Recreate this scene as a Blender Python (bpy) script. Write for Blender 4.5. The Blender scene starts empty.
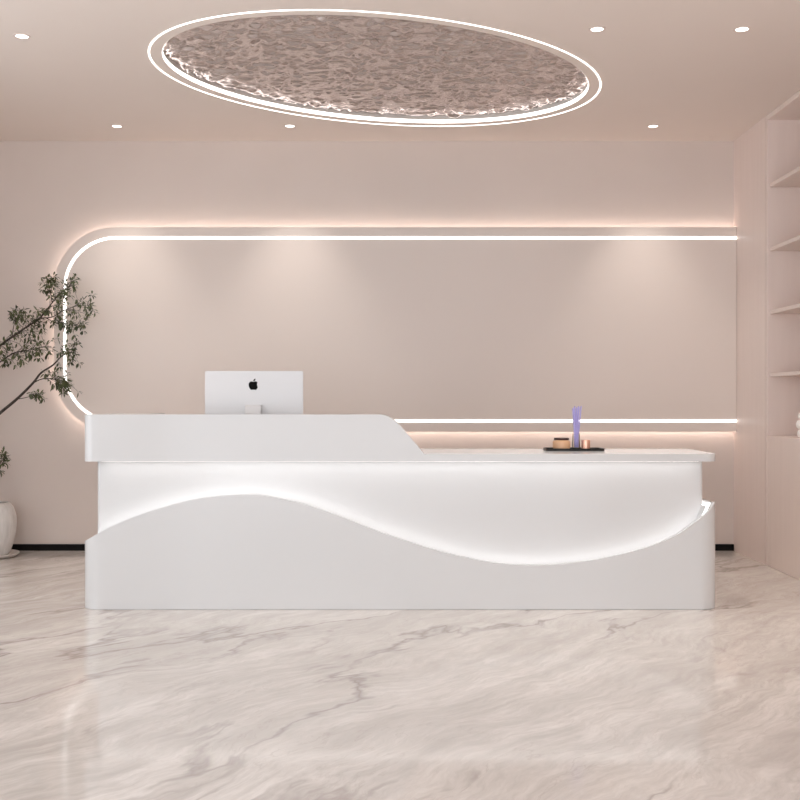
import bpy, bmesh, math, random
from mathutils import Vector, Matrix, noise
random.seed(7)
PI = math.pi
scene = bpy.context.scene
COL = scene.collection

# ------------------------------------------------------------------ camera
F = 1078.0            # focal length in pixels of the 800 px frame
HC, CY = 1.071, -5.5  # eye height, camera y (the desk front stands at y = 0)
cam_d = bpy.data.cameras.new('camera'); cam = bpy.data.objects.new('camera', cam_d)
COL.objects.link(cam)
cam.location = (0, CY, HC); cam.rotation_euler = (PI/2, 0, 0)
cam_d.sensor_width = 36; cam_d.lens = 36*F/800; cam_d.clip_start = .05
scene.camera = cam

def at(px, py, y):
    """the place at depth y that lies behind a pixel of the photograph"""
    d = y-CY
    return Vector(((px-400)*d/F, y, HC-(py-400)*d/F))

# ------------------------------------------------------------------ materials
def mat(name, col, rough=.5, metal=0., spec=.5, emit=None, strength=0., trans=0., ior=1.45, coat=0.):
    m = bpy.data.materials.new(name); m.use_nodes = True
    b = m.node_tree.nodes['Principled BSDF']
    b.inputs['Base Color'].default_value = (*col, 1)
    b.inputs['Roughness'].default_value = rough
    b.inputs['Metallic'].default_value = metal
    b.inputs['Specular IOR Level'].default_value = spec
    b.inputs['Transmission Weight'].default_value = trans
    b.inputs['IOR'].default_value = ior
    b.inputs['Coat Weight'].default_value = coat
    if emit:
        b.inputs['Emission Color'].default_value = (*emit, 1)
        b.inputs['Emission Strength'].default_value = strength
    return m

def nodes(m): return m.node_tree.nodes, m.node_tree.links, m.node_tree.nodes['Principled BSDF']

def vary(m, c1, c2, scale=(1, 1, 1), nscale=2., detail=4., bump=0., bscale=60.):
    """colour that drifts between two tones through object-space noise"""
    n, l, b = nodes(m)
    tc = n.new('ShaderNodeTexCoord'); mp = n.new('ShaderNodeMapping')
    mp.inputs['Scale'].default_value = scale
    l.new(tc.outputs['Object'], mp.inputs['Vector'])
    nz = n.new('ShaderNodeTexNoise'); nz.inputs['Scale'].default_value = nscale; nz.inputs['Detail'].default_value = detail
    l.new(mp.outputs['Vector'], nz.inputs['Vector'])
    r = n.new('ShaderNodeValToRGB')
    r.color_ramp.elements[0].position = .3; r.color_ramp.elements[1].position = .7
    r.color_ramp.elements[0].color = (*c1, 1); r.color_ramp.elements[1].color = (*c2, 1)
    l.new(nz.outputs['Fac'], r.inputs['Fac']); l.new(r.outputs['Color'], b.inputs['Base Color'])
    if bump:
        n2 = n.new('ShaderNodeTexNoise'); n2.inputs['Scale'].default_value = bscale
        l.new(mp.outputs['Vector'], n2.inputs['Vector'])
        bp = n.new('ShaderNodeBump'); bp.inputs['Strength'].default_value = bump; bp.inputs['Distance'].default_value = .004
        l.new(n2.outputs['Fac'], bp.inputs['Height']); l.new(bp.outputs['Normal'], b.inputs['Normal'])
    return m

WALL = (.66, .56, .51)
M = {}
M['plaster'] = vary(mat('plaster', WALL, .75, spec=.25), (.675, .600, .556), (.705, .628, .584), nscale=1.3, bump=.06, bscale=90)
M['ceiling'] = vary(mat('ceiling_paint', WALL, .8, spec=.2), (.79, .715, .662), (.81, .735, .682), nscale=1.)
M['panel'] = vary(mat('panel_paint', WALL, .5, spec=.3), (.765, .687, .637), (.785, .703, .653), nscale=1.2)
M['sidewall'] = vary(mat('veneer', WALL, .45, spec=.35), (.775, .672, .625), (.80, .697, .65), scale=(6, 6, .35), nscale=5., detail=6)
M['cabinet'] = vary(mat('cabinet_lacquer', WALL, .45, spec=.35), (.775, .672, .622), (.80, .697, .647), scale=(5, 5, .4), nscale=4.)
M['white'] = mat('white_solid_surface', (.615, .62, .625), .14, spec=.45)
M['groove'] = mat('dark_groove', (.20, .15, .13), .7)
M['black'] = mat('black_baseboard', (.008, .007, .007), .6, spec=.12)
M['led'] = mat('led_diffuser', (1, 1, 1), .5, emit=(1, .96, .93), strength=5.8)
M['ledline'] = mat('led_line', (1, 1, 1), .5, emit=(1, .97, .94), strength=2.0)
M['halo'] = mat('halo_led', (1, 1, 1), .5, emit=(1, .90, .84), strength=7.)
M['cove'] = mat('cove_led', (1, 1, 1), .5, emit=(1, .96, .93), strength=2.8)
M['lens'] = mat('downlight_lens', (1, 1, 1), .5, emit=(1, .96, .9), strength=3.)
M['trim'] = mat('downlight_trim', (.72, .62, .57), .4)
M['ripple'] = mat('hammered_steel', (.66, .60, .585), .27, metal=1.)
M['alu'] = mat('silver_aluminium', (.68, .68, .69), .42, metal=.1)
M['screen'] = mat('screen_glass', (.01, .01, .012), .08)
M['bezel'] = mat('white_bezel', (.85, .85, .85), .3)
M['logo'] = mat('emblem_black', (.002, .002, .002), .6, spec=.1)
M['pot'] = vary(mat('glazed_pot', (.6, .57, .54), .45), (.62, .60, .58), (.76, .74, .72), scale=(14, 14, 2.0), nscale=3., bump=.3, bscale=18)
M['saucer'] = mat('saucer_glaze', (.66, .62, .59), .35)
M['soil'] = vary(mat('soil', (.05, .035, .025), .95), (.03, .022, .016), (.09, .065, .045), nscale=60.)
M['bark'] = vary(mat('bark', (.05, .04, .035), .85), (.028, .022, .020), (.085, .068, .058), nscale=30.)
M['leaf'] = vary(mat('leaf', (.06, .09, .035), .5), (.020, .028, .012), (.13, .150, .058), nscale=14.)
M['traym'] = mat('black_tray', (.010, .008, .007), .3, spec=.25)
M['amber'] = mat('amber_glass', (.66, .40, .24), .3, spec=.5, trans=.0)
M['lid'] = mat('dark_lid', (.05, .018, .012), .35)
M['copper'] = mat('copper', (.80, .47, .35), .28, metal=.85)
M['wax'] = mat('wax', (.80, .72, .64), .6)
M['glass'] = mat('clear_glass', (.97, .97, 1), .03, trans=1., ior=1.45)
def clear():
    m = M['glass']; n, l, b = nodes(m)
    t = n.new('ShaderNodeBsdfTransparent'); g = n.new('ShaderNodeBsdfGlossy'); g.inputs['Roughness'].default_value = .03
    f = n.new('ShaderNodeFresnel'); f.inputs['IOR'].default_value = 1.18; x = n.new('ShaderNodeMixShader')
    l.new(f.outputs[0], x.inputs[0]); l.new(t.outputs[0], x.inputs[1]); l.new(g.outputs[0], x.inputs[2])
    l.new(x.outputs[0], n['Material Output'].inputs['Surface'])
clear()
M['liquid'] = mat('lavender_oil', (.45, .42, .85), .05, trans=.7, ior=1.36)
M['reed'] = mat('lavender_reed', (.42, .38, .72), .6)
M['ceramic'] = mat('cream_ceramic', (.90, .86, .82), .3)

def marble():
    m = mat('beige_marble', (.7, .63, .57), .09, spec=.6)
    n, l, b = nodes(m)
    tc = n.new('ShaderNodeTexCoord')
    mp = n.new('ShaderNodeMapping'); mp.vector_type = 'TEXTURE'; mp.inputs['Rotation'].default_value = (0, 0, math.radians(52))
    l.new(tc.outputs['Object'], mp.inputs['Vector'])
    def warp(src, scale, amt):
        nz = n.new('ShaderNodeTexNoise'); nz.inputs['Scale'].default_value = scale; nz.inputs['Detail'].default_value = 5
        l.new(src, nz.inputs['Vector'])
        s = n.new('ShaderNodeVectorMath'); s.operation = 'SUBTRACT'; s.inputs[1].default_value = (.5, .5, .5)
        l.new(nz.outputs['Color'], s.inputs[0])
        k = n.new('ShaderNodeVectorMath'); k.operation = 'SCALE'; k.inputs['Scale'].default_value = amt
        l.new(s.outputs[0], k.inputs[0])
        a = n.new('ShaderNodeVectorMath'); a.operation = 'ADD'
        l.new(src, a.inputs[0]); l.new(k.outputs[0], a.inputs[1])
        return a.outputs[0]
    w = warp(mp.outputs['Vector'], 1.1, .55)
    def layer(scale, nscale, detail, lo, hi, rough=.6):
        q = n.new('ShaderNodeVectorMath'); q.operation = 'MULTIPLY'; q.inputs[1].default_value = scale
        l.new(w, q.inputs[0])
        nz = n.new('ShaderNodeTexNoise'); nz.inputs['Scale'].default_value = nscale
        nz.inputs['Detail'].default_value = detail; nz.inputs['Roughness'].default_value = rough
        l.new(q.outputs[0], nz.inputs['Vector'])
        r = n.new('ShaderNodeMapRange'); r.inputs['From Min'].default_value = lo; r.inputs['From Max'].default_value = hi
        l.new(nz.outputs['Fac'], r.inputs['Value'])
        return nz.outputs['Fac'], r.outputs['Result']
    def vein(scale, nscale, width, detail=5.):
        f, _ = layer(scale, nscale, detail, 0, 1)
        s = n.new('ShaderNodeMath'); s.operation = 'SUBTRACT'; s.inputs[1].default_value = .5; l.new(f, s.inputs[0])
        a = n.new('ShaderNodeMath'); a.operation = 'ABSOLUTE'; l.new(s.outputs[0], a.inputs[0])
        r = n.new('ShaderNodeMapRange'); r.inputs['From Min'].default_value = 0; r.inputs['From Max'].default_value = width
        r.inputs['To Min'].default_value = 1; r.inputs['To Max'].default_value = 0
        l.new(a.outputs[0], r.inputs['Value'])
        return r.outputs['Result']
    def mix(fac, c1, c2, k=1.):
        x = n.new('ShaderNodeMix'); x.data_type = 'RGBA'
        g = n.new('ShaderNodeMath'); g.operation = 'MULTIPLY'; g.inputs[1].default_value = k; l.new(fac, g.inputs[0])
        l.new(g.outputs[0], x.inputs['Factor'])
        for c, s in ((c1, 'A'), (c2, 'B')):
            sk = [i for i in x.inputs if i.name == s and i.type == 'RGBA'][0]
            if isinstance(c, tuple): sk.default_value = (*c, 1)
            else: l.new(c, sk)
        return [o for o in x.outputs if o.type == 'RGBA'][0]
    _, cloud = layer((.55, 1.5, 1), 1.2, 6., .35, .68)
    _, streak = layer((.5, 3.2, 1), 2.2, 8., .42, .72, .66)
    _, mask = layer((.6, 1.1, 1), .9, 3., .42, .56)
    c = mix(cloud, (.765, .725, .69), (.60, .56, .525))
    c = mix(streak, c, (.47, .43, .40), .85)
    _, fine = layer((1.2, 5.5, 1), 6.5, 8., .38, .70, .7)
    c = mix(fine, c, (.46, .42, .39), .62)
    v1 = vein((.40, 1.5, 1), 1.0, .022)
    vm = n.new('ShaderNodeMath'); vm.operation = 'MULTIPLY'; l.new(v1, vm.inputs[0]); l.new(mask, vm.inputs[1])
    c = mix(vm.outputs[0], c, (.30, .255, .235), .85)
    v2 = vein((.6, 2.1, 1), 1.7, .010, 7.)
    vm2 = n.new('ShaderNodeMath'); vm2.operation = 'MULTIPLY'; l.new(v2, vm2.inputs[0]); l.new(cloud, vm2.inputs[1])
    c = mix(vm2.outputs[0], c, (.42, .36, .33), .6)
    l.new(c, b.inputs['Base Color'])
    return m
M['marble'] = marble()

# ------------------------------------------------------------------ object helpers
def link(name, bm, m, parent=None, sharp=35, recalc=True):
    if recalc: bmesh.ops.recalc_face_normals(bm, faces=bm.faces)
    lim = math.radians(sharp)
    for e in bm.edges:
        e.smooth = len(e.link_faces) == 2 and e.calc_face_angle(0) < lim
    for f in bm.faces: f.smooth = True
    me = bpy.data.meshes.new(name); bm.to_mesh(me); bm.free()
    ms = m if isinstance(m, (list, tuple)) else [m]
    for k in ms: me.materials.append(M[k])
    o = bpy.data.objects.new(name, me); COL.objects.link(o)
    if parent is not None:
        o.parent = parent
        o.matrix_parent_inverse = Matrix.Translation(parent_origin(parent)).inverted()
    return o

def parent_origin(p):
    v = Vector(p.location)
    while p.parent is not None:
        p = p.parent; 
        if p.parent is None and p.type == 'EMPTY': return Vector(p.location) if v.length == 0 else v
    return v

def tag(o, label, cat, group=None):
    o['label'] = label; o['category'] = cat
    if group: o['group'] = group
    return o

def thing(name, label, cat, loc, group=None):
    o = bpy.data.objects.new(name, None); COL.objects.link(o)
    o.location = loc; o.empty_display_size = .1
    return tag(o, label, cat, group)

def put(name, bm, m, parent, **k):
    """a part of an Empty-rooted thing, modelled in world coordinates"""
    base = root_loc(parent)
    bmesh.ops.translate(bm, verts=bm.verts, vec=-base)
    if bm.faces: bmesh.ops.recalc_face_normals(bm, faces=bm.faces)
    o = link(name, bm, m, None, **k)
    o.parent = parent
    return o

def root_loc(p):
    v = Vector((0, 0, 0))
    while p is not None:
        v += Vector(p.location); p = p.parent
    return v

def struct(name, bm, m, **k):
    o = link(name, bm, m, **k); o['kind'] = 'structure'; return o

def box(bm, x0, x1, y0, y1, z0, z1, bev=0., seg=2):
    r = bmesh.ops.create_cube(bm, size=1.)
    vs = r['verts']
    for v in vs:
        v.co = Vector((x0+(v.co.x+.5)*(x1-x0), y0+(v.co.y+.5)*(y1-y0), z0+(v.co.z+.5)*(z1-z0)))
    if bev:
        es = list({e for v in vs for e in v.link_edges})
        bmesh.ops.bevel(bm, geom=es, offset=bev, segments=seg, affect='EDGES', profile=.5)
    return bm

def nb(): return bmesh.new()

def prism(bm, poly, z0, z1):
    lo = [bm.verts.new((x, y, z0)) for x, y in poly]; hi = [bm.verts.new((x, y, z1)) for x, y in poly]
    n = len(poly)
    bm.faces.new(lo[::-1]); bm.faces.new(hi)
    for i in range(n):
        j = (i+1) % n; bm.faces.new((lo[i], lo[j], hi[j], hi[i]))
    return bm

def lathe(bm, prof, c, seg=48, sx=1., closed_top=True):
    rings = []
    for r, z in prof:
        if r < 1e-6: rings.append([bm.verts.new((c[0], c[1], c[2]+z))])
        else: rings.append([bm.verts.new((c[0]+r*math.cos(2*PI*k/seg)*sx, c[1]+r*math.sin(2*PI*k/seg), c[2]+z)) for k in range(seg)])
    for a, b in zip(rings, rings[1:]):
        for k in range(seg):
            j = (k+1) % seg
            if len(a) == 1 and len(b) == 1: continue
            if len(a) == 1: bm.faces.new((a[0], b[k], b[j]))
            elif len(b) == 1: bm.faces.new((a[k], a[j], b[0]))
            else: bm.faces.new((a[k], a[j], b[j], b[k]))
    return bm

def tube(bm, pts, rads, seg=8):
    pts = [Vector(p) for p in pts]; rings = []
    for i, p in enumerate(pts):
        t = (pts[min(i+1, len(pts)-1)]-pts[max(i-1, 0)]).normalized()
        a = t.cross(Vector((0, 1, 0)) if abs(t.y) < .9 else Vector((1, 0, 0))).normalized(); b = t.cross(a)
        rings.append([bm.verts.new(p+rads[i]*(a*math.cos(2*PI*k/seg)+b*math.sin(2*PI*k/seg))) for k in range(seg)])
    for r, s in zip(rings, rings[1:]):
        for k in range(seg):
            j = (k+1) % seg; bm.faces.new((r[k], r[j], s[j], s[k]))
    bm.faces.new(rings[0][::-1]); bm.faces.new(rings[-1])
    return bm

def ball(bm, c, r, seg=24):
    bmesh.ops.create_uvsphere(bm, u_segments=seg, v_segments=seg//2, radius=r, matrix=Matrix.Translation(c)); return bm

def spline(pts, n=6):
    """Catmull-Rom through the points"""
    P = [Vector(p) for p in pts]; out = []
    for i in range(len(P)-1):
        p0 = P[max(i-1, 0)]; p1 = P[i]; p2 = P[i+1]; p3 = P[min(i+2, len(P)-1)]
        for k in range(n):
            t = k/n
            out.append(.5*((2*p1)+(p2-p0)*t+(2*p0-5*p1+4*p2-p3)*t*t+(3*p1-p0-3*p2+p3)*t**3))
    return out+[P[-1]]

# ------------------------------------------------------------------ the room
YB = 2.173            # back wall
XR = 2.375            # right wall / cabinet fronts
XL = -3.55            # left wall
YF = -5.9             # open shop front behind the camera
ZC = 2.914            # ceiling
YS = 1.51             # seam between the wall veneer and the cabinet

bm = nb(); box(bm, XL-.2, XR+.7, YF, YB+.2, -.12, 0); struct('floor', bm, 'marble')
bm = nb(); box(bm, XL-.2, XR+.7, YB, YB+.2, 0, ZC+.25); struct('wall_back', bm, 'plaster')
bm = nb()
box(bm, XR, XR+.65, YS, YB, 0, ZC+.25)
box(bm, XR+.50, XR+.65, -.75, YS, 0, ZC+.25)
box(bm, XR, XR+.65, YF, -.75, 0, ZC+.25)
struct('wall_right', bm, 'sidewall')
# left wall with a wide window that lets the daylight in
bm = nb()
box(bm, XL-.2, XL, -.3, YB, 0, ZC+.25); box(bm, XL-.2, XL, YF, -4.4, 0, ZC+.25)
box(bm, XL-.2, XL, -4.4, -.3, 0, .35); box(bm, XL-.2, XL, -4.4, -.3, 2.6, ZC+.25)
struct('wall_left', bm, 'plaster')
bm = nb(); box(bm, XL-.2, -2.5, YF-.2, YF, 0, ZC+.25); struct('light_blocker_front', bm, 'plaster')  # unseen wall piece, added to cut daylight on the back wall's left
bm = nb()
for y0, y1, z0, z1 in ((-4.4, -.3, .35, .40), (-4.4, -.3, 2.55, 2.6), (-4.4, -4.35, .4, 2.55), (-.35, -.3, .4, 2.55), (-2.38, -2.32, .4, 2.55)):
    box(bm, XL-.13, XL-.07, y0, y1, z0, z1)
struct('window_1', bm, 'bezel')
bm = nb(); box(bm, XL, XR-.002, YB-.013, YB, 0, .046, .002, 1); struct('baseboard_back', bm, 'black')

# ---- ceiling with an oval opening
EC = Vector((-.0805, .671)); EA, EB, ET = 1.356, .988, math.radians(29.6)
def oval(off, n=144):
    out = []
    for k in range(n):
        t = 2*PI*k/n
        p = Vector((EA*math.cos(t), EB*math.sin(t))); q = Vector((math.cos(t)/EA, math.sin(t)/EB)).normalized()
        p = p-q*off
        out.append((EC.x+p.x*math.cos(ET)-p.y*math.sin(ET), EC.y+p.x*math.sin(ET)+p.y*math.cos(ET)))
    return out
HOLE = .076
bm = nb()
outer = [(XL-.2, YF), (XR+.7, YF), (XR+.7, YB), (XL-.2, YB)]
def loop(bm, pts, z):
    vs = [bm.verts.new((x, y, z)) for x, y in pts]
    return vs, [bm.edges.new((vs[i], vs[(i+1) % len(vs)])) for i in range(len(vs))]
_, e1 = loop(bm, outer, ZC); _, e2 = loop(bm, oval(HOLE), ZC)
bmesh.ops.triangle_fill(bm, use_beauty=True, use_dissolve=False, edges=e1+e2)
r = bmesh.ops.extrude_face_region(bm, geom=list(bm.faces))
bmesh.ops.translate(bm, verts=[v for v in r['geom'] if isinstance(v, bmesh.types.BMVert)], vec=(0, 0, .03))
struct('ceiling', bm, 'ceiling', sharp=20)

feat = thing('ceiling_light', 'large oval ceiling recess with rippled metal lining and glowing white rim', 'ceiling light', (EC.x, EC.y, ZC))
def band(bm, offa, offb, za, zb):
    """closed ring of rectangular section between two oval offsets"""
    A, B = oval(offa), oval(offb); n = len(A)
    R = [[bm.verts.new((*A[i], za)), bm.verts.new((*B[i], za)), bm.verts.new((*B[i], zb)), bm.verts.new((*A[i], zb))] for i in range(n)]
    for i in range(n):
        j = (i+1) % n
        for k in range(4):
            bm.faces.new((R[i][k], R[i][(k+1) % 4], R[j][(k+1) % 4], R[j][k]))
    return bm
put('light_ring', band(nb(), .004, .013, ZC-.003, ZC+.004), 'ledline', feat)['label'] = 'thin white glowing ring line'
put('recess_wall', band(nb(), HOLE-.03, HOLE, ZC+.026, ZC+.085), 'ceiling', feat)
put('cove_light', band(nb(), HOLE+.0, HOLE+.003, ZC+.003, ZC+.024), 'cove', feat)['label'] = 'bright cove light inside the rim'
bm = nb()
step = .0065; nx, ny = int(2*EA/step)+2, int(2*EA/step)+2; grid = {}
def inside(x, y):
    dx, dy = x-EC.x, y-EC.y
    u = dx*math.cos(ET)+dy*math.sin(ET); v = -dx*math.sin(ET)+dy*math.cos(ET)
    return (u/(EA-HOLE+.02))**2+(v/(EB-HOLE+.02))**2
def ripple(x, y):
    q = Vector((x*12.5, y*27., 0))
    w = noise.noise_vector(q*.35)*.9
    a = noise.noise(q+w); b = noise.noise(q*2.1+w*2+Vector((5, 3, 1)))
    return .0145*(1-2*abs(a))+.006*b
for i in range(nx+1):
    for j in range(ny+1):
        x = EC.x-EA+i*step; y = EC.y-EA+j*step
        if inside(x, y) < 1.02:
            grid[i, j] = bm.verts.new((x, y, ZC+.040+ripple(x, y)))
for (i, j), v in list(grid.items()):
    q = [(i, j), (i+1, j), (i+1, j+1), (i, j+1)]
    if all(t in grid for t in q): bm.faces.new([grid[t] for t in q][::-1])
o = put('rippled_panel', bm, 'ripple', feat, sharp=180); o['label'] = 'rippled pinkish metal sheet'
bm = nb(); prism(bm, oval(HOLE-.03), ZC+.086, ZC+.10); put('backing_board', bm, 'ceiling', feat)

# ---- downlights
DG = 'recessed downlights in the ceiling'
DL = [(-1.914, -.042, 'round downlight in the top left corner, far left of the oval ceiling recess'),
      (.979, -.145, 'round downlight just beyond the upper right end of the oval ceiling recess'),
      (1.699, -.145, 'round downlight in the top right corner, nearest the tops of the wall shelves'),
      (-1.904, 1.751, 'small downlight near the back wall, left of the oval recess and above the branches'),
      (-.740, 1.745, 'small downlight near the back wall, right below the oval recess'),
      (1.702, 1.751, 'small downlight near the back wall at right, below the oval recess\'s right end')]
def make_downlight(x, y, label):
    t = thing('downlight', label, 'downlight', (x, y, ZC), DG)
    bm = nb(); lathe(bm, [(.031, 0), (.031, -.003), (.0365, -.004), (.042, -.0025), (.043, 0)], (x, y, ZC), 40)
    put('trim_ring', bm, 'trim', t)
    bm = nb(); lathe(bm, [(0, -.0025), (.02, -.0025), (.031, -.0020), (.031, 0), (0, 0)], (x, y, ZC), 40)
    put('lens', bm, 'lens', t)
    return t
dl0 = make_downlight(*DL[0])
for x, y, lab in DL[1:]:
    c = dl0.copy(); COL.objects.link(c); c.location = (x, y, ZC); c['label'] = lab
    for ch in dl0.children:
        k = ch.copy(); COL.objects.link(k); k.parent = c
SPOT_W = 26.
for i, (x, y, lab) in enumerate(DL):
    ld = bpy.data.lights.new('downlight_and_fill_beam', 'SPOT'); ld.energy = SPOT_W*(2.6 if y < 1 else 1.5); ld.color = (1, .93, .86)
    ld.spot_size = math.radians(92 if y < 1 else 74); ld.spot_blend = 1.; ld.shadow_soft_size = .035
    lo = bpy.data.objects.new('downlight_and_fill_beam', ld); COL.objects.link(lo); lo.location = (x, y, ZC-.02)

for x in (-1.95, -.2, 1.70):          # unseen fill spots, added to brighten the floor and bounce onto the ceiling
    for y in (-2.0, -3.9):
        ld = bpy.data.lights.new('downlight_and_fill_beam', 'SPOT'); ld.energy = SPOT_W*.22; ld.color = (1, .95, .9)
        ld.spot_size = math.radians(120); ld.spot_blend = .9; ld.shadow_soft_size = .05
        lo = bpy.data.objects.new('downlight_and_fill_beam', ld); COL.objects.link(lo); lo.location = (x, y, ZC-.02)

# ---- lit feature panel on the back wall
YP = 2.10
pan = thing('wall_panel', 'wide pink wall panel with round left corners and inlaid white light line', 'wall panel', (0, YP, .845))
PX0, PX1, PZ0, PZ1, LR = -2.3625, XR-.002, .9235, 2.2135, .355   # centre line of the light line
def track(off, x1=PX1, n=20):
    """open path: bottom right -> round left end -> top right, grown outwards by off"""
    r = LR+off; out = [(x1, PZ0-off)]
    cx = PX0+LR
    for k in range(n+1):
        a = -PI/2-PI/2*k/n; out.append((cx+r*math.cos(a), PZ0+LR+r*math.sin(a)))
    for k in range(n+1):
        a = PI-PI/2*k/n; out.append((cx+r*math.cos(a), PZ1-LR+r*math.sin(a)))
    return out+[(x1, PZ1+off)]
def slab_y(bm, poly, y0, y1):
    a = [bm.verts.new((x, y0, z)) for x, z in poly]; b = [bm.verts.new((x, y1, z)) for x, z in poly]
    n = len(poly); bm.faces.new(a); bm.faces.new(b[::-1])
    for i in range(n):
        j = (i+1) % n; bm.faces.new((a[j], a[i], b[i], b[j]))
    return bm
def ribbon_y(bm, offa, offb, y0, y1, x1=PX1):
    A, B = track(offa, x1), track(offb, x1)
    R = [[bm.verts.new((a[0], y0, a[1])), bm.verts.new((b[0], y0, b[1])), bm.verts.new((b[0], y1, b[1])), bm.verts.new((a[0], y1, a[1]))] for a, b in zip(A, B)]
    for r, s in zip(R, R[1:]):
        for k in range(4): bm.faces.new((r[k], r[(k+1) % 4], s[(k+1) % 4], s[k]))
    bm.faces.new(R[0]); bm.faces.new(R[-1][::-1])
    return bm
put('board', slab_y(nb(), track(.077), YP, YP+.018), 'panel', pan, sharp=30)
put('light_line', ribbon_y(nb(), -.0088, .0088, YP-.003, YP+.004), 'ledline', pan)['label'] = 'glowing white light line'
put('backlight', ribbon_y(nb(), .034, .046, YP+.0185, YP+.030), 'halo', pan)['label'] = 'hidden warm backlight strip'
put('batten', ribbon_y(nb(), -.10, .0, YP+.018, YB), 'panel', pan)

# ------------------------------------------------------------------ reception desk
desk = thing('reception_desk', 'long white reception desk with raised left counter and glowing wave front', 'reception desk', (0, .3, 0))
W, RC = 1.622, .10     # half width of the top
WL = 1.633             # half width of the wave front
def interp(tab, x):
    if x <= tab[0][0]: return tab[0][1]
    for (a, b), (c, d) in zip(tab, tab[1:]):
        if x <= c: return b+(d-b)*(x-a)/(c-a)
    return tab[-1][1]
wave = [(86, 540.6), (99, 533), (120, 522.5), (145, 513), (170, 505.5), (195, 499.3), (220, 495.8), (245, 494.4), (257, 494.7), (270, 496.4),
        (300, 502.8), (320, 509), (350, 520), (375, 530), (400, 538.9), (430, 548.2), (460, 556), (490, 562), (515, 564.5), (540, 564.9),
        (560, 563.8), (590, 560.5), (620, 554.5), (640, 549.3), (660, 542.6), (680, 533), (691, 525), (702.5, 516.5), (710, 509.5), (713, 505.2), (714.6, 501.7)]
ws = [(p.x, p.y) for p in spline([(a, b, 0) for a, b in wave], 4)]
def outline(w, r, yb, off=0., n=10, m=90):
    """plan path of the desk front with outward normals: left end, round corner, front, round corner, right end"""
    P = [((-w, yb), (-1, 0)), ((-w, (yb+r)/2), (-1, 0))]
    for k in range(n+1):
        a = PI+PI/2*k/n; P.append(((-w+r+r*math.cos(a), r+r*math.sin(a)), (math.cos(a), math.sin(a))))
    for k in range(1, m):
        P.append(((-w+r+(2*w-2*r)*k/m, 0), (0, -1)))
    for k in range(n+1):
        a = 1.5*PI+PI/2*k/n; P.append(((w-r+r*math.cos(a), r+r*math.sin(a)), (math.cos(a), math.sin(a))))
    P += [((w, (yb+r)/2), (1, 0)), ((w, yb), (1, 0))]
    return [((x-off*nx, y-off*ny), (nx, ny)) for (x, y), (nx, ny) in P]
path = outline(WL, RC, .56)
def crest(p):
    x, y = p; y = min(y, RC); d = y-CY
    return HC-(interp(ws, 400+F*x/d)-400)*d/F
ztop = [crest(p) for p, n in path]
def inset(i, o):
    (x, y), (nx, ny) = path[i]; return x-o*nx, y-o*ny
def sweep(bm, secs):
    R = [[bm.verts.new(c) for c in s] for s in secs]; n = len(R[0])
    for r, s in zip(R, R[1:]):
        for k in range(n): bm.faces.new((r[k], r[(k+1) % n], s[(k+1) % n], s[k]))
    bm.faces.new(R[0]); bm.faces.new(R[-1][::-1]); return bm
LIP, DEEP = .016, .022
def deep(i):
    return DEEP
secs = []
for i in range(len(path)):
    z = ztop[i]
    secs.append([(*inset(i, 0), .0015), (*inset(i, 0), z), (*inset(i, LIP), z), (*inset(i, LIP), z-deep(i)), (*inset(i, .088), z-deep(i)), (*inset(i, .088), .0015)])
wf = put('wave_front', sweep(nb(), secs), 'white', desk, sharp=30); wf['label'] = 'lower front panel with flowing wave edge'
secs = []
for i in range(1, len(path)-1):
    z = ztop[i]-deep(i)
    secs.append([(*inset(i, .030), z), (*inset(i, .030), z+.003), (*inset(i, .042), z+.003), (*inset(i, .042), z)])
put('wave_light', sweep(nb(), secs), 'led', wf)['label'] = 'white light strip along the wave edge'
WB = 1.569
def rounded(w, r, y0, y1, n=8):
    P = [(-w, y1)]
    P += [(-w+r+r*math.cos(PI+PI/2*k/n), y0+r+r*math.sin(PI+PI/2*k/n)) for k in range(n+1)]
    P += [(w-r+r*math.cos(1.5*PI+PI/2*k/n), y0+r+r*math.sin(1.5*PI+PI/2*k/n)) for k in range(n+1)]
    return P+[(w, y1)]
ZS0, ZS1, ZT = .7570, .7960, .9968
put('desk_body', prism(nb(), rounded(WB, .02, .08, .54), .0015, ZS0), 'white', desk)
bm = nb(); box(bm, -1.55, 1.55, .03, .5, 0, .0015); put('plinth', bm, 'groove', desk)
# raised left counter: silhouette with the swept-down right end
slope = [(377, 414.4), (383, 414.9), (388, 416.6), (393, 419.6), (398, 423.7), (405, 431.3), (412, 439.6), (418, 446.8), (424, 453.6)]
def topz(x):
    return HC-(interp(slope, 400+F*x/5.5)-400)*5.5/F
RS, YR = .055, .20
xe = (424-400)*5.5/F
st = [(-W+RS+RS*math.cos(PI+PI/2*k/8), RS+RS*math.sin(PI+PI/2*k/8)) for k in range(9)]
xs = [-1.2, -.7, -.3]+[(px-400)*5.5/F for px, _ in [(p.x, 0) for p in spline([(a, b, 0) for a, b in slope], 4)]]
st += [(x, 0) for x in xs]
bm = nb()
zz = [(p.x, p.y) for p in spline([(a, b, 0) for a, b in slope], 4)]
def topz(x): return min(ZT, HC-(interp(zz, 400+F*x/5.5)-400)*5.5/F)
sweep(bm, [[(x, y, ZS0), (x, y, topz(x)), (x, YR, topz(x)), (x, YR, ZS0)] for x, y in st])
box(bm, -W, -1.33, YR, .60, ZS1, ZT)
put('raised_counter', bm, 'white', desk, sharp=30)
arc = [(W-RS+RS*math.cos(1.5*PI+PI/2*k/8), RS+RS*math.sin(1.5*PI+PI/2*k/8)) for k in range(9)]
top = put('countertop', prism(nb(), [(xe, 0)]+arc+[(W, .60), (-W, .60), (-W, YR), (xe, YR)], ZS0, ZS1), 'white', desk)
up = outline(W, RS, .5)
secs = []
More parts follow.
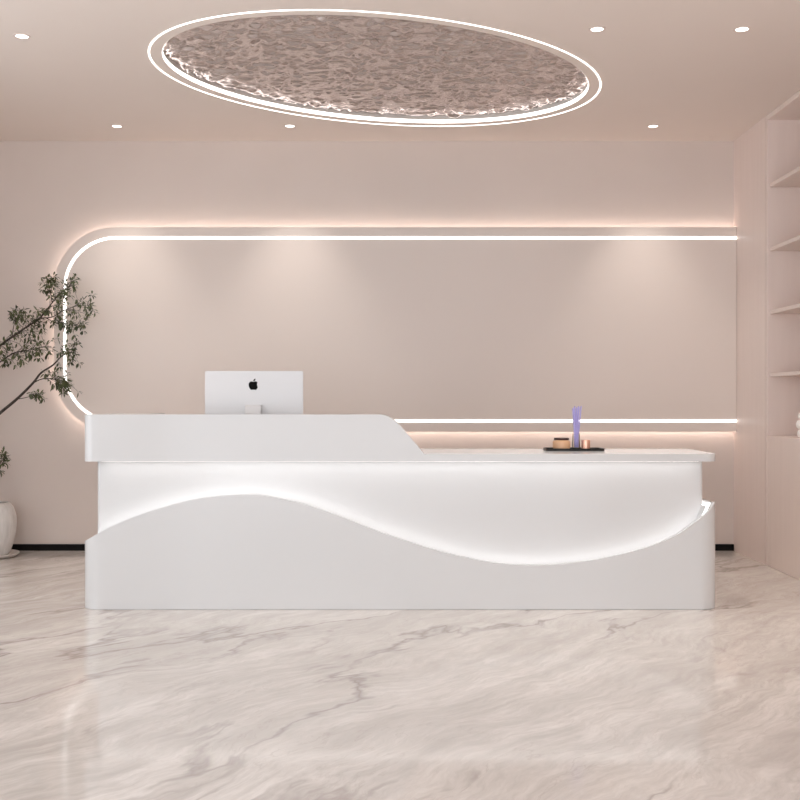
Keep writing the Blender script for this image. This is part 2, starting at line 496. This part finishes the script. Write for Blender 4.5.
for (x, y), (nx, ny) in up[1:-1]:
    if abs(x) > WB-.03: continue
    secs.append([(x-o*nx, y-o*ny, z) for o, z in ((.028, ZS0-.001), (.042, ZS0-.001), (.042, ZS0-.0018), (.028, ZS0-.0018))])
put('counter_light', sweep(nb(), secs), 'led', top)['label'] = 'white light strip under the countertop'

# ------------------------------------------------------------------ computer
YC = .40
imac = thing('computer', 'silver all-in-one desktop computer seen from behind on the white desk', 'computer', (-.81, YC, ZS1))
def rrect(cx, cz, w, h, r, n=6):
    out = []
    for sx, sz, a0 in ((1, 1, 0), (-1, 1, PI/2), (-1, -1, PI), (1, -1, 1.5*PI)):
        for k in range(n+1):
            a = a0+PI/2*k/n; out.append((cx+sx*(w/2-r)+r*math.cos(a), cz+sz*(h/2-r)+r*math.sin(a)))
    return out
cxm = at(254, 0, YC).x; zt = at(0, 371, YC).z; wd = 98*(YC-CY)/F; hh = .335
bm = nb(); slab_y(bm, rrect(cxm, zt-hh/2, wd, hh, .008), YC, YC+.012)
es = [e for e in bm.edges if len(e.link_faces) == 2 and abs(e.verts[0].co.y-e.verts[1].co.y) < 1e-6]
bmesh.ops.bevel(bm, geom=es, offset=.0015, segments=2, affect='EDGES')
put('housing', bm, 'alu', imac)
bm = nb(); slab_y(bm, rrect(cxm, zt-.03-.125, wd-.02, .265, .004), YC+.0121, YC+.0132); put('screen', bm, 'screen', imac)
bm = nb(); slab_y(bm, rrect(cxm, zt-hh+.022, wd-.004, .040, .004), YC+.0121, YC+.0130); put('chin', bm, 'bezel', imac)
# stand: foot on the desk, upright bending forward up to the hinge on the back
sw = .085; zh = at(0, 404.6, YC-.02).z; pr = []
for y, z in [(YC+.075, .002), (YC-.055, .002), (YC-.066, .006), (YC-.070, .016), (YC-.030, zh-ZS1-.012), (YC-.022, zh-ZS1-.002), (YC-.012, zh-ZS1), (YC, zh-ZS1)]: pr.append((y, z))
inn = [(YC, zh-ZS1-.010), (YC-.011, zh-ZS1-.011), (YC-.018, zh-ZS1-.018), (YC-.058, .020), (YC-.055, .011), (YC+.075, .010)]
poly = [(y, ZS1+z-.002) for y, z in pr+inn]
bm = nb()
xa, xb = cxm-.045, cxm+.042
a = [bm.verts.new((xa, y, z)) for y, z in poly]; b = [bm.verts.new((xb, y, z)) for y, z in poly]; n = len(poly)
for i in range(n):
    j = (i+1) % n; bm.faces.new((a[i], a[j], b[j], b[i]))
bm.faces.new(a); bm.faces.new(b[::-1])
bmesh.ops.triangulate(bm, faces=[f for f in bm.faces if len(f.verts) > 4])
put('stand', bm, 'alu', imac)
def bez(p0, cs, n=8):
    out = []; x, y = p0
    for c in cs:
        P = [(x, y), (x+c[0], y+c[1]), (x+c[2], y+c[3]), (x+c[4], y+c[5])]
        for k in range(1, n+1):
            t = k/n; u = 1-t
            out.append(tuple(u**3*P[0][i]+3*u*u*t*P[1][i]+3*u*t*t*P[2][i]+t**3*P[3][i] for i in (0, 1)))
        x, y = P[3]
    return out
fruit = bez((12.152, 6.896), [(-.948, 0, -2.415, -1.078, -3.96, -1.04), (-2.04, .027, -3.91, 1.183, -4.961, 3.014), (-2.117, 3.675, -.546, 9.103, 1.519, 12.09),
    (1.013, 1.454, 2.208, 3.09, 3.792, 3.039), (1.52, -.065, 2.09, -.987, 3.935, -.987), (1.831, 0, 2.35, .987, 3.96, .948), (1.637, -.026, 2.676, -1.48, 3.676, -2.948),
    (1.156, -1.688, 1.636, -3.325, 1.662, -3.415), (-.039, -.013, -3.182, -1.221, -3.22, -4.857), (-.026, -3.04, 2.48, -4.494, 2.597, -4.559), (-1.429, -2.09, -3.623, -2.324, -4.39, -2.376), (-2, -.156, -3.675, 1.09, -4.41, 1.09)])
leafp = bez((15.53, 3.83), [(.843, -1.012, 1.4, -2.427, 1.245, -3.83), (-1.207, .052, -2.662, .805, -3.532, 1.818), (-.78, .896, -1.454, 2.338, -1.273, 3.714), (1.338, .104, 2.715, -.688, 3.559, -1.701)])
k = .062/24; zc = at(0, 384.3, YC).z; xc = at(253.3, 0, YC).x
bm = nb()
for P in (fruit[:-1], leafp):
    slab_y(bm, [(xc+(x-12)*k, zc-(y-12)*k) for x, y in P], YC-.0012, YC+.001)
bmesh.ops.triangulate(bm, faces=[f for f in bm.faces if len(f.verts) > 4])
put('emblem', bm, 'logo', imac)['label'] = 'black bitten fruit emblem'

# ------------------------------------------------------------------ tray and what stands on it
ty0, ty1 = .305, .455
tx0, tx1 = at(544.5, 0, .38).x, at(602.5, 0, .38).x
tz = ZS1
tm, td = (ty0+ty1)/2, (ty1-ty0)/2
def rr2(x0, x1, y0, y1, r, n=6): return rrect((x0+x1)/2, (y0+y1)/2, x1-x0, y1-y0, r, n)
bm = nb()
rings = [(0, 0.0), (0, .013), (.006, .013), (.008, .007)]
R = []
for ins, z in rings:
    R.append([bm.verts.new((x, y, tz+z)) for x, y in rr2(tx0+ins, tx1-ins, ty0+ins, ty1-ins, .02-ins*.6)])
n = len(R[0])
for a, b in zip(R, R[1:]):
    for i in range(n):
        j = (i+1) % n; bm.faces.new((a[i], a[j], b[j], b[i]))
bm.faces.new(R[0][::-1]); bm.faces.new(R[-1])
tag(link('serving_tray', bm, 'traym'), 'black rectangular tray lying on the white countertop', 'tray')
ZF = tz+.0075
jx = at(561.5, 0, .38).x
jar = thing('jar', 'squat amber jar with dark lid on the left of the tray', 'jar', (jx, .38, ZF))
bm = nb(); lathe(bm, [(0, 0), (.040, 0), (.048, .006), (.0485, .034), (.046, .044), (.036, .050), (0, .050)], (jx, .38, ZF)); put('jar_body', bm, 'amber', jar)
bm = nb(); lathe(bm, [(0, .0502), (.040, .0502), (.041, .053), (.041, .059), (.039, .061), (0, .061)], (jx, .38, ZF)); put('lid', bm, 'lid', jar)['label'] = 'dark lid'
dx = at(576, 0, .39).x
dif = thing('reed_diffuser', 'small glass diffuser bottle holding a bunch of lavender reeds', 'reed diffuser', (dx, .39, ZF))
bm = nb(); lathe(bm, [(0, 0), (.019, 0), (.0205, .003), (.0195, .06), (.0195, .085), (.0175, .085), (.0175, .06), (.0178, .007), (0, .006)], (dx, .39, ZF), 32); put('bottle', bm, 'glass', dif)['label'] = 'small clear glass bottle'
bx_ = [(-.013, .003), (-.009, -.006), (-.004, .006), (.000, -.005), (.005, .004), (.010, -.003), (-.011, -.009), (.014, .006), (.021, .0)]
for i, (ox, oy) in enumerate(bx_):
    p0 = Vector((dx+ox*.55, .39+oy*.8, ZF+.0085)); p1 = Vector((dx+ox*.7, .39+oy*.6, ZF+.09)); p2 = Vector((dx+ox*1.35, .39+oy*1.5, ZF+.222+.006*(i % 3)))
    bm = nb(); tube(bm, [p0, p1, p2], [.0032]*3, 8); put('reed', bm, 'reed', dif)
kx = at(585.8, 0, .385).x
can = thing('candle', 'small copper candle cup on the right of the tray', 'candle', (kx, .385, ZF))
bm = nb(); lathe(bm, [(0, 0), (.022, 0), (.0235, .002), (.0235, .049), (.0215, .049), (.0215, .040), (0, .040)], (kx, .385, ZF), 40); put('cup', bm, 'copper', can)
bm = nb(); lathe(bm, [(0, .0402), (.0212, .0402), (.0212, .043), (0, .044)], (kx, .385, ZF), 40); wax = put('wax', bm, 'wax', can)
bm = nb(); tube(bm, [(kx, .385, ZF+.043), (kx+.001, .385, ZF+.051)], [.0008, .0008], 6); put('wick', bm, 'lid', wax)

# ------------------------------------------------------------------ tall shelf cabinet on the right
YN = 1.467; XB = XR+.42
cab = thing('display_cabinet', 'tall pink built-in cabinet with open shelves above a closed base', 'cabinet', (XR+.25, .6, 0))
y0c = -.74
bm = nb(); box(bm, XR, XR+.49, YN, YS-.006, 0, ZC-.002, .001, 1); put('side_panel', bm, 'cabinet', cab)
bm = nb(); box(bm, XR, XR+.49, y0c, y0c+.04, 0, ZC-.002, .001, 1); put('side_panel', bm, 'cabinet', cab)
bm = nb(); box(bm, XR+.004, XR+.49, YS-.006, YS-.0005, 0, ZC-.002); put('shadow_gap', bm, 'groove', cab)
bm = nb(); box(bm, XB, XR+.48, y0c+.04, YN, .02, ZC-.002); put('back_panel', bm, 'cabinet', cab)
bm = nb(); box(bm, XR, XB, y0c+.04, YN, 2.881, ZC-.002, .001, 1); put('fascia', bm, 'cabinet', cab)
for z in (2.470, 2.057, 1.650, 1.2455):
    bm = nb(); box(bm, XR+.016, XB, y0c+.0405, YN-.0005, z-.024, z, .001, 1); put('shelf', bm, 'cabinet', cab)
bm = nb(); box(bm, XR+.02, XB, y0c+.0405, YN-.0005, .012, .8398); base = put('base_carcass', bm, 'cabinet', cab)
ys = [YN-.001, .74, .0, y0c+.041]
for a, b in zip(ys, ys[1:]):
    bm = nb(); box(bm, XR+.0005, XR+.0195, b+.0015, a-.0015, .0012, .8395, .001, 1); put('door', bm, 'cabinet', base)

# beaded ornament and two vases at the frame edge
by = at(0, 0, 1.0).y
orn = thing('ornament', 'white stacked ball ornament on the cabinet base ledge', 'ornament', (2.415, 1.0, .8400))
for dx_, z, r in ((.0, .0285, .0285), (-.004, .083, .0315), (.004, .135, .0265)):
    bm = nb(); ball(bm, (2.424+dx_, 1.0, .840+z), r); put('ball', bm, 'ceramic', orn)
for z, sh in ((1.650, 'third shelf from the top'), (1.2455, 'lowest open shelf')):
    vx = 2.497; vy = 1.02
    bm = nb(); lathe(bm, [(0, 0), (.030, 0), (.050, .02), (.062, .06), (.055, .10), (.032, .135), (.026, .16), (.032, .175), (.027, .175), (.020, .16), (.028, .13), (0, .12)], (0, 0, 0), 40)
    o = link('vase', bm, 'ceramic'); o.location = (vx+.075, vy, z+.0003); tag(o, 'cream vase at the picture edge on the cabinet\'s '+sh, 'vase', 'cream vases on the shelves')

# ------------------------------------------------------------------ potted tree
py_, pxc = 1.86, -2.80
tree = thing('potted_tree', 'leafy small tree with thin dark branches in a pale round pot', 'potted tree', (pxc, py_, 0))
bm = nb(); lathe(bm, [(0, .0), (.150, .0), (.172, .006), (.190, .020), (.192, .028), (.184, .028), (.165, .016), (0, .012)], (pxc, py_, 0), 64); put('saucer', bm, 'saucer', tree)
bm = nb(); lathe(bm, [(0, .016), (.118, .016), (.132, .03), (.152, .09), (.168, .16), (.175, .225), (.172, .28), (.155, .335), (.130, .368), (.121, .372), (.116, .366), (.130, .330), (.12, .31), (0, .30)], (pxc, py_, 0), 64); put('pot', bm, 'pot', tree)
bm = nb(); lathe(bm, [(0, .348), (.07, .346), (.138, .338), (.12, .312), (0, .311)], (pxc, py_, 0), 48); put('soil', bm, 'soil', tree)
def branch(name, pts, r0, r1, parent, n=6):
    p = spline(pts, n); m = len(p)-1
    bm = nb(); tube(bm, p, [r0+(r1-r0)*i/m for i in range(m+1)], 10)
    return put(name, bm, 'bark', parent), p
P = lambda px, py, y: at(px, py, y)
trunk, tp = branch('trunk', [Vector((pxc, py_, .33)), P(-16, 480, 1.85), P(-30, 452, 1.80), P(-34, 420, 1.78), P(-30, 385, 1.78), P(-24, 366, 1.80)], .021, .013, tree)
specs = [  # (pixel path, depth start/end, radii)
    ([(-33, 440), (-16, 427), (0, 413), (18, 398), (33, 383), (41, 373), (53, 365), (62, 356), (72, 352)], 1.79, 1.72, .013, .003),
    ([(-27, 373), (-14, 358), (0, 345.5), (15, 335), (28, 326), (40, 318), (52, 303), (60, 294), (72, 285)], 1.80, 1.88, .010, .002),
    ([(-30, 385), (-14, 371), (0, 362), (14, 353), (30, 350), (46, 346)], 1.78, 1.66, .007, .002),
    ([(33, 383), (42, 379), (52, 379), (60, 382), (68, 386)], 1.75, 1.70, .004, .0015),
    ([(40, 318), (52, 317), (63, 311), (76, 306), (90, 305)], 1.84, 1.78, .004, .0015),
    ([(12, 337), (14, 325), (18, 316), (12, 314)], 1.82, 1.9, .003, .0012),
    ([(52, 303), (50, 292), (46, 287), (52, 279)], 1.86, 1.92, .003, .0012),
    ([(46, 318), (56, 323), (66, 326), (80, 325)], 1.84, 1.72, .003, .0012),
    ([(17, 399), (24, 398), (32, 396), (40, 395)], 1.78, 1.72, .003, .0012),
    ([(-20, 470), (-12, 478), (-5, 474), (0, 464), (4, 458)], 1.84, 1.74, .004, .0015)]
foliage = nb()
def leaf(bm, p, d, up, L, wd):
    d = d.normalized(); s = d.cross(up)
    s = s.normalized() if s.length > 1e-4 else Vector((1, 0, 0)); nrm = s.cross(d).normalized()
    prof = [(0, 0), (.3, .8), (.6, 1.), (.85, .5)]
    mid = [bm.verts.new(p+d*L*t-nrm*L*.16*t*t) for t in (0, .3, .6, .85, 1.)]
    lft = [bm.verts.new(p+d*L*t+s*wd*w+nrm*(wd*.30*w-L*.16*t*t)) for t, w in prof[1:]]
    rgt = [bm.verts.new(p+d*L*t-s*wd*w+nrm*(wd*.30*w-L*.16*t*t)) for t, w in prof[1:]]
    for side, flip in ((lft, False), (rgt, True)):
        ch = [(mid[0], mid[1], side[0]), (mid[1], mid[2], side[1], side[0]), (mid[2], mid[3], side[2], side[1]), (mid[3], mid[4], side[2])]
        for f in ch: bm.faces.new(f[::-1] if flip else f)
def whorl(p, axis, k, L):
    """leaflets spreading from a twig tip, drooping a little"""
    a = axis.normalized(); t = a.cross(Vector((.3, .2, 1))).normalized(); b = a.cross(t)
    ph = random.random()*6.28
    for i in range(k):
        an = ph+2*PI*i/k+random.uniform(-.35, .35)
        d = a*random.uniform(.25, .8)+t*math.cos(an)+b*math.sin(an)+Vector((0, 0, -.38))
        leaf(foliage, p+d.normalized()*.004, d, Vector((0, 0, 1))+.5*a, L*random.uniform(.75, 1.15), L*random.uniform(.15, .20))
tw = nb()
def twigs(path, start, count, spread, k=5, L=.039):
    n = len(path)-1
    for c in range(count):
        f = start+(1-start)*(c+random.random()*.8)/count; f = min(f, .999)
        i = int(f*n); p = path[i].lerp(path[i+1], f*n-i); t = (path[i+1]-path[i]).normalized()
        q = p+Vector((random.uniform(-.35, 1), random.uniform(-1.1, 1.1), random.uniform(-1, 1)))*spread*random.uniform(.35, 1)+t*spread*.3
        m = p.lerp(q, .55)+Vector((0, 0, .012))
        tube(tw, [p, m, q], [.0016, .0012, .0007], 5)
        whorl(q, q-m, k+random.randint(-1, 1), L)
        if random.random() < .7: whorl(m, (q-p)+Vector((0, 0, .02)), k-2, L*.85)
    whorl(path[-1], path[-1]-path[-2], k+1, L)
dens = [(.80, 15, .10), (.22, 70, .115), (.35, 34, .09), (.25, 26, .085), (.30, 20, .10), (.35, 14, .07), (.30, 13, .06), (.30, 20, .075), (.55, 6, .045), (.4, 11, .07)]
for (pix, ya, yb_, r0, r1), (stt, cnt, sp) in zip(specs, dens):
    m = len(pix)-1
    pts = [P(x, y, ya+(yb_-ya)*i/m) for i, (x, y) in enumerate(pix)]
    _, pp = branch('branch', pts, r0, r1, tree)
    twigs(pp, stt, cnt, sp)
# the crown that continues to the left, outside the photograph
for pix, ya, yb_ in (([(-24, 366), (-50, 340), (-75, 300), (-90, 270)], 1.80, 1.75), ([(-30, 390), (-60, 375), (-85, 350)], 1.78, 1.6), ([(-24, 366), (-28, 330), (-20, 290), (-26, 255)], 1.8, 1.85)):
    m = len(pix)-1
    _, pp = branch('branch', [P(x, y, ya+(yb_-ya)*i/m) for i, (x, y) in enumerate(pix)], .008, .002, tree)
    twigs(pp, .3, 14, .11)
put('twigs', tw, 'bark', tree, sharp=80)['kind'] = 'stuff'
lv = put('leaves', foliage, 'leaf', tree, sharp=60, recalc=False); lv['label'] = 'small dark green leaves in whorls'; lv['kind'] = 'stuff'

# ------------------------------------------------------------------ daylight and exposure
w = bpy.data.worlds.new('daylight'); scene.world = w; w.use_nodes = True
bg = w.node_tree.nodes['Background']; bg.inputs['Color'].default_value = (.945, .99, 1.04, 1); bg.inputs['Strength'].default_value = 2.75
scene.view_settings.view_transform = 'Standard'; scene.view_settings.look = 'None'
scene.view_settings.exposure = 0.10; scene.view_settings.gamma = 1.0
scene.view_settings.use_curve_mapping = False
cy = scene.cycles
cy.use_denoising = True; cy.max_bounces = 14; cy.diffuse_bounces = 8; cy.glossy_bounces = 6; cy.transmission_bounces = 10
cy.sample_clamp_indirect = 8.; cy.caustics_reflective = False; cy.caustics_refractive = False
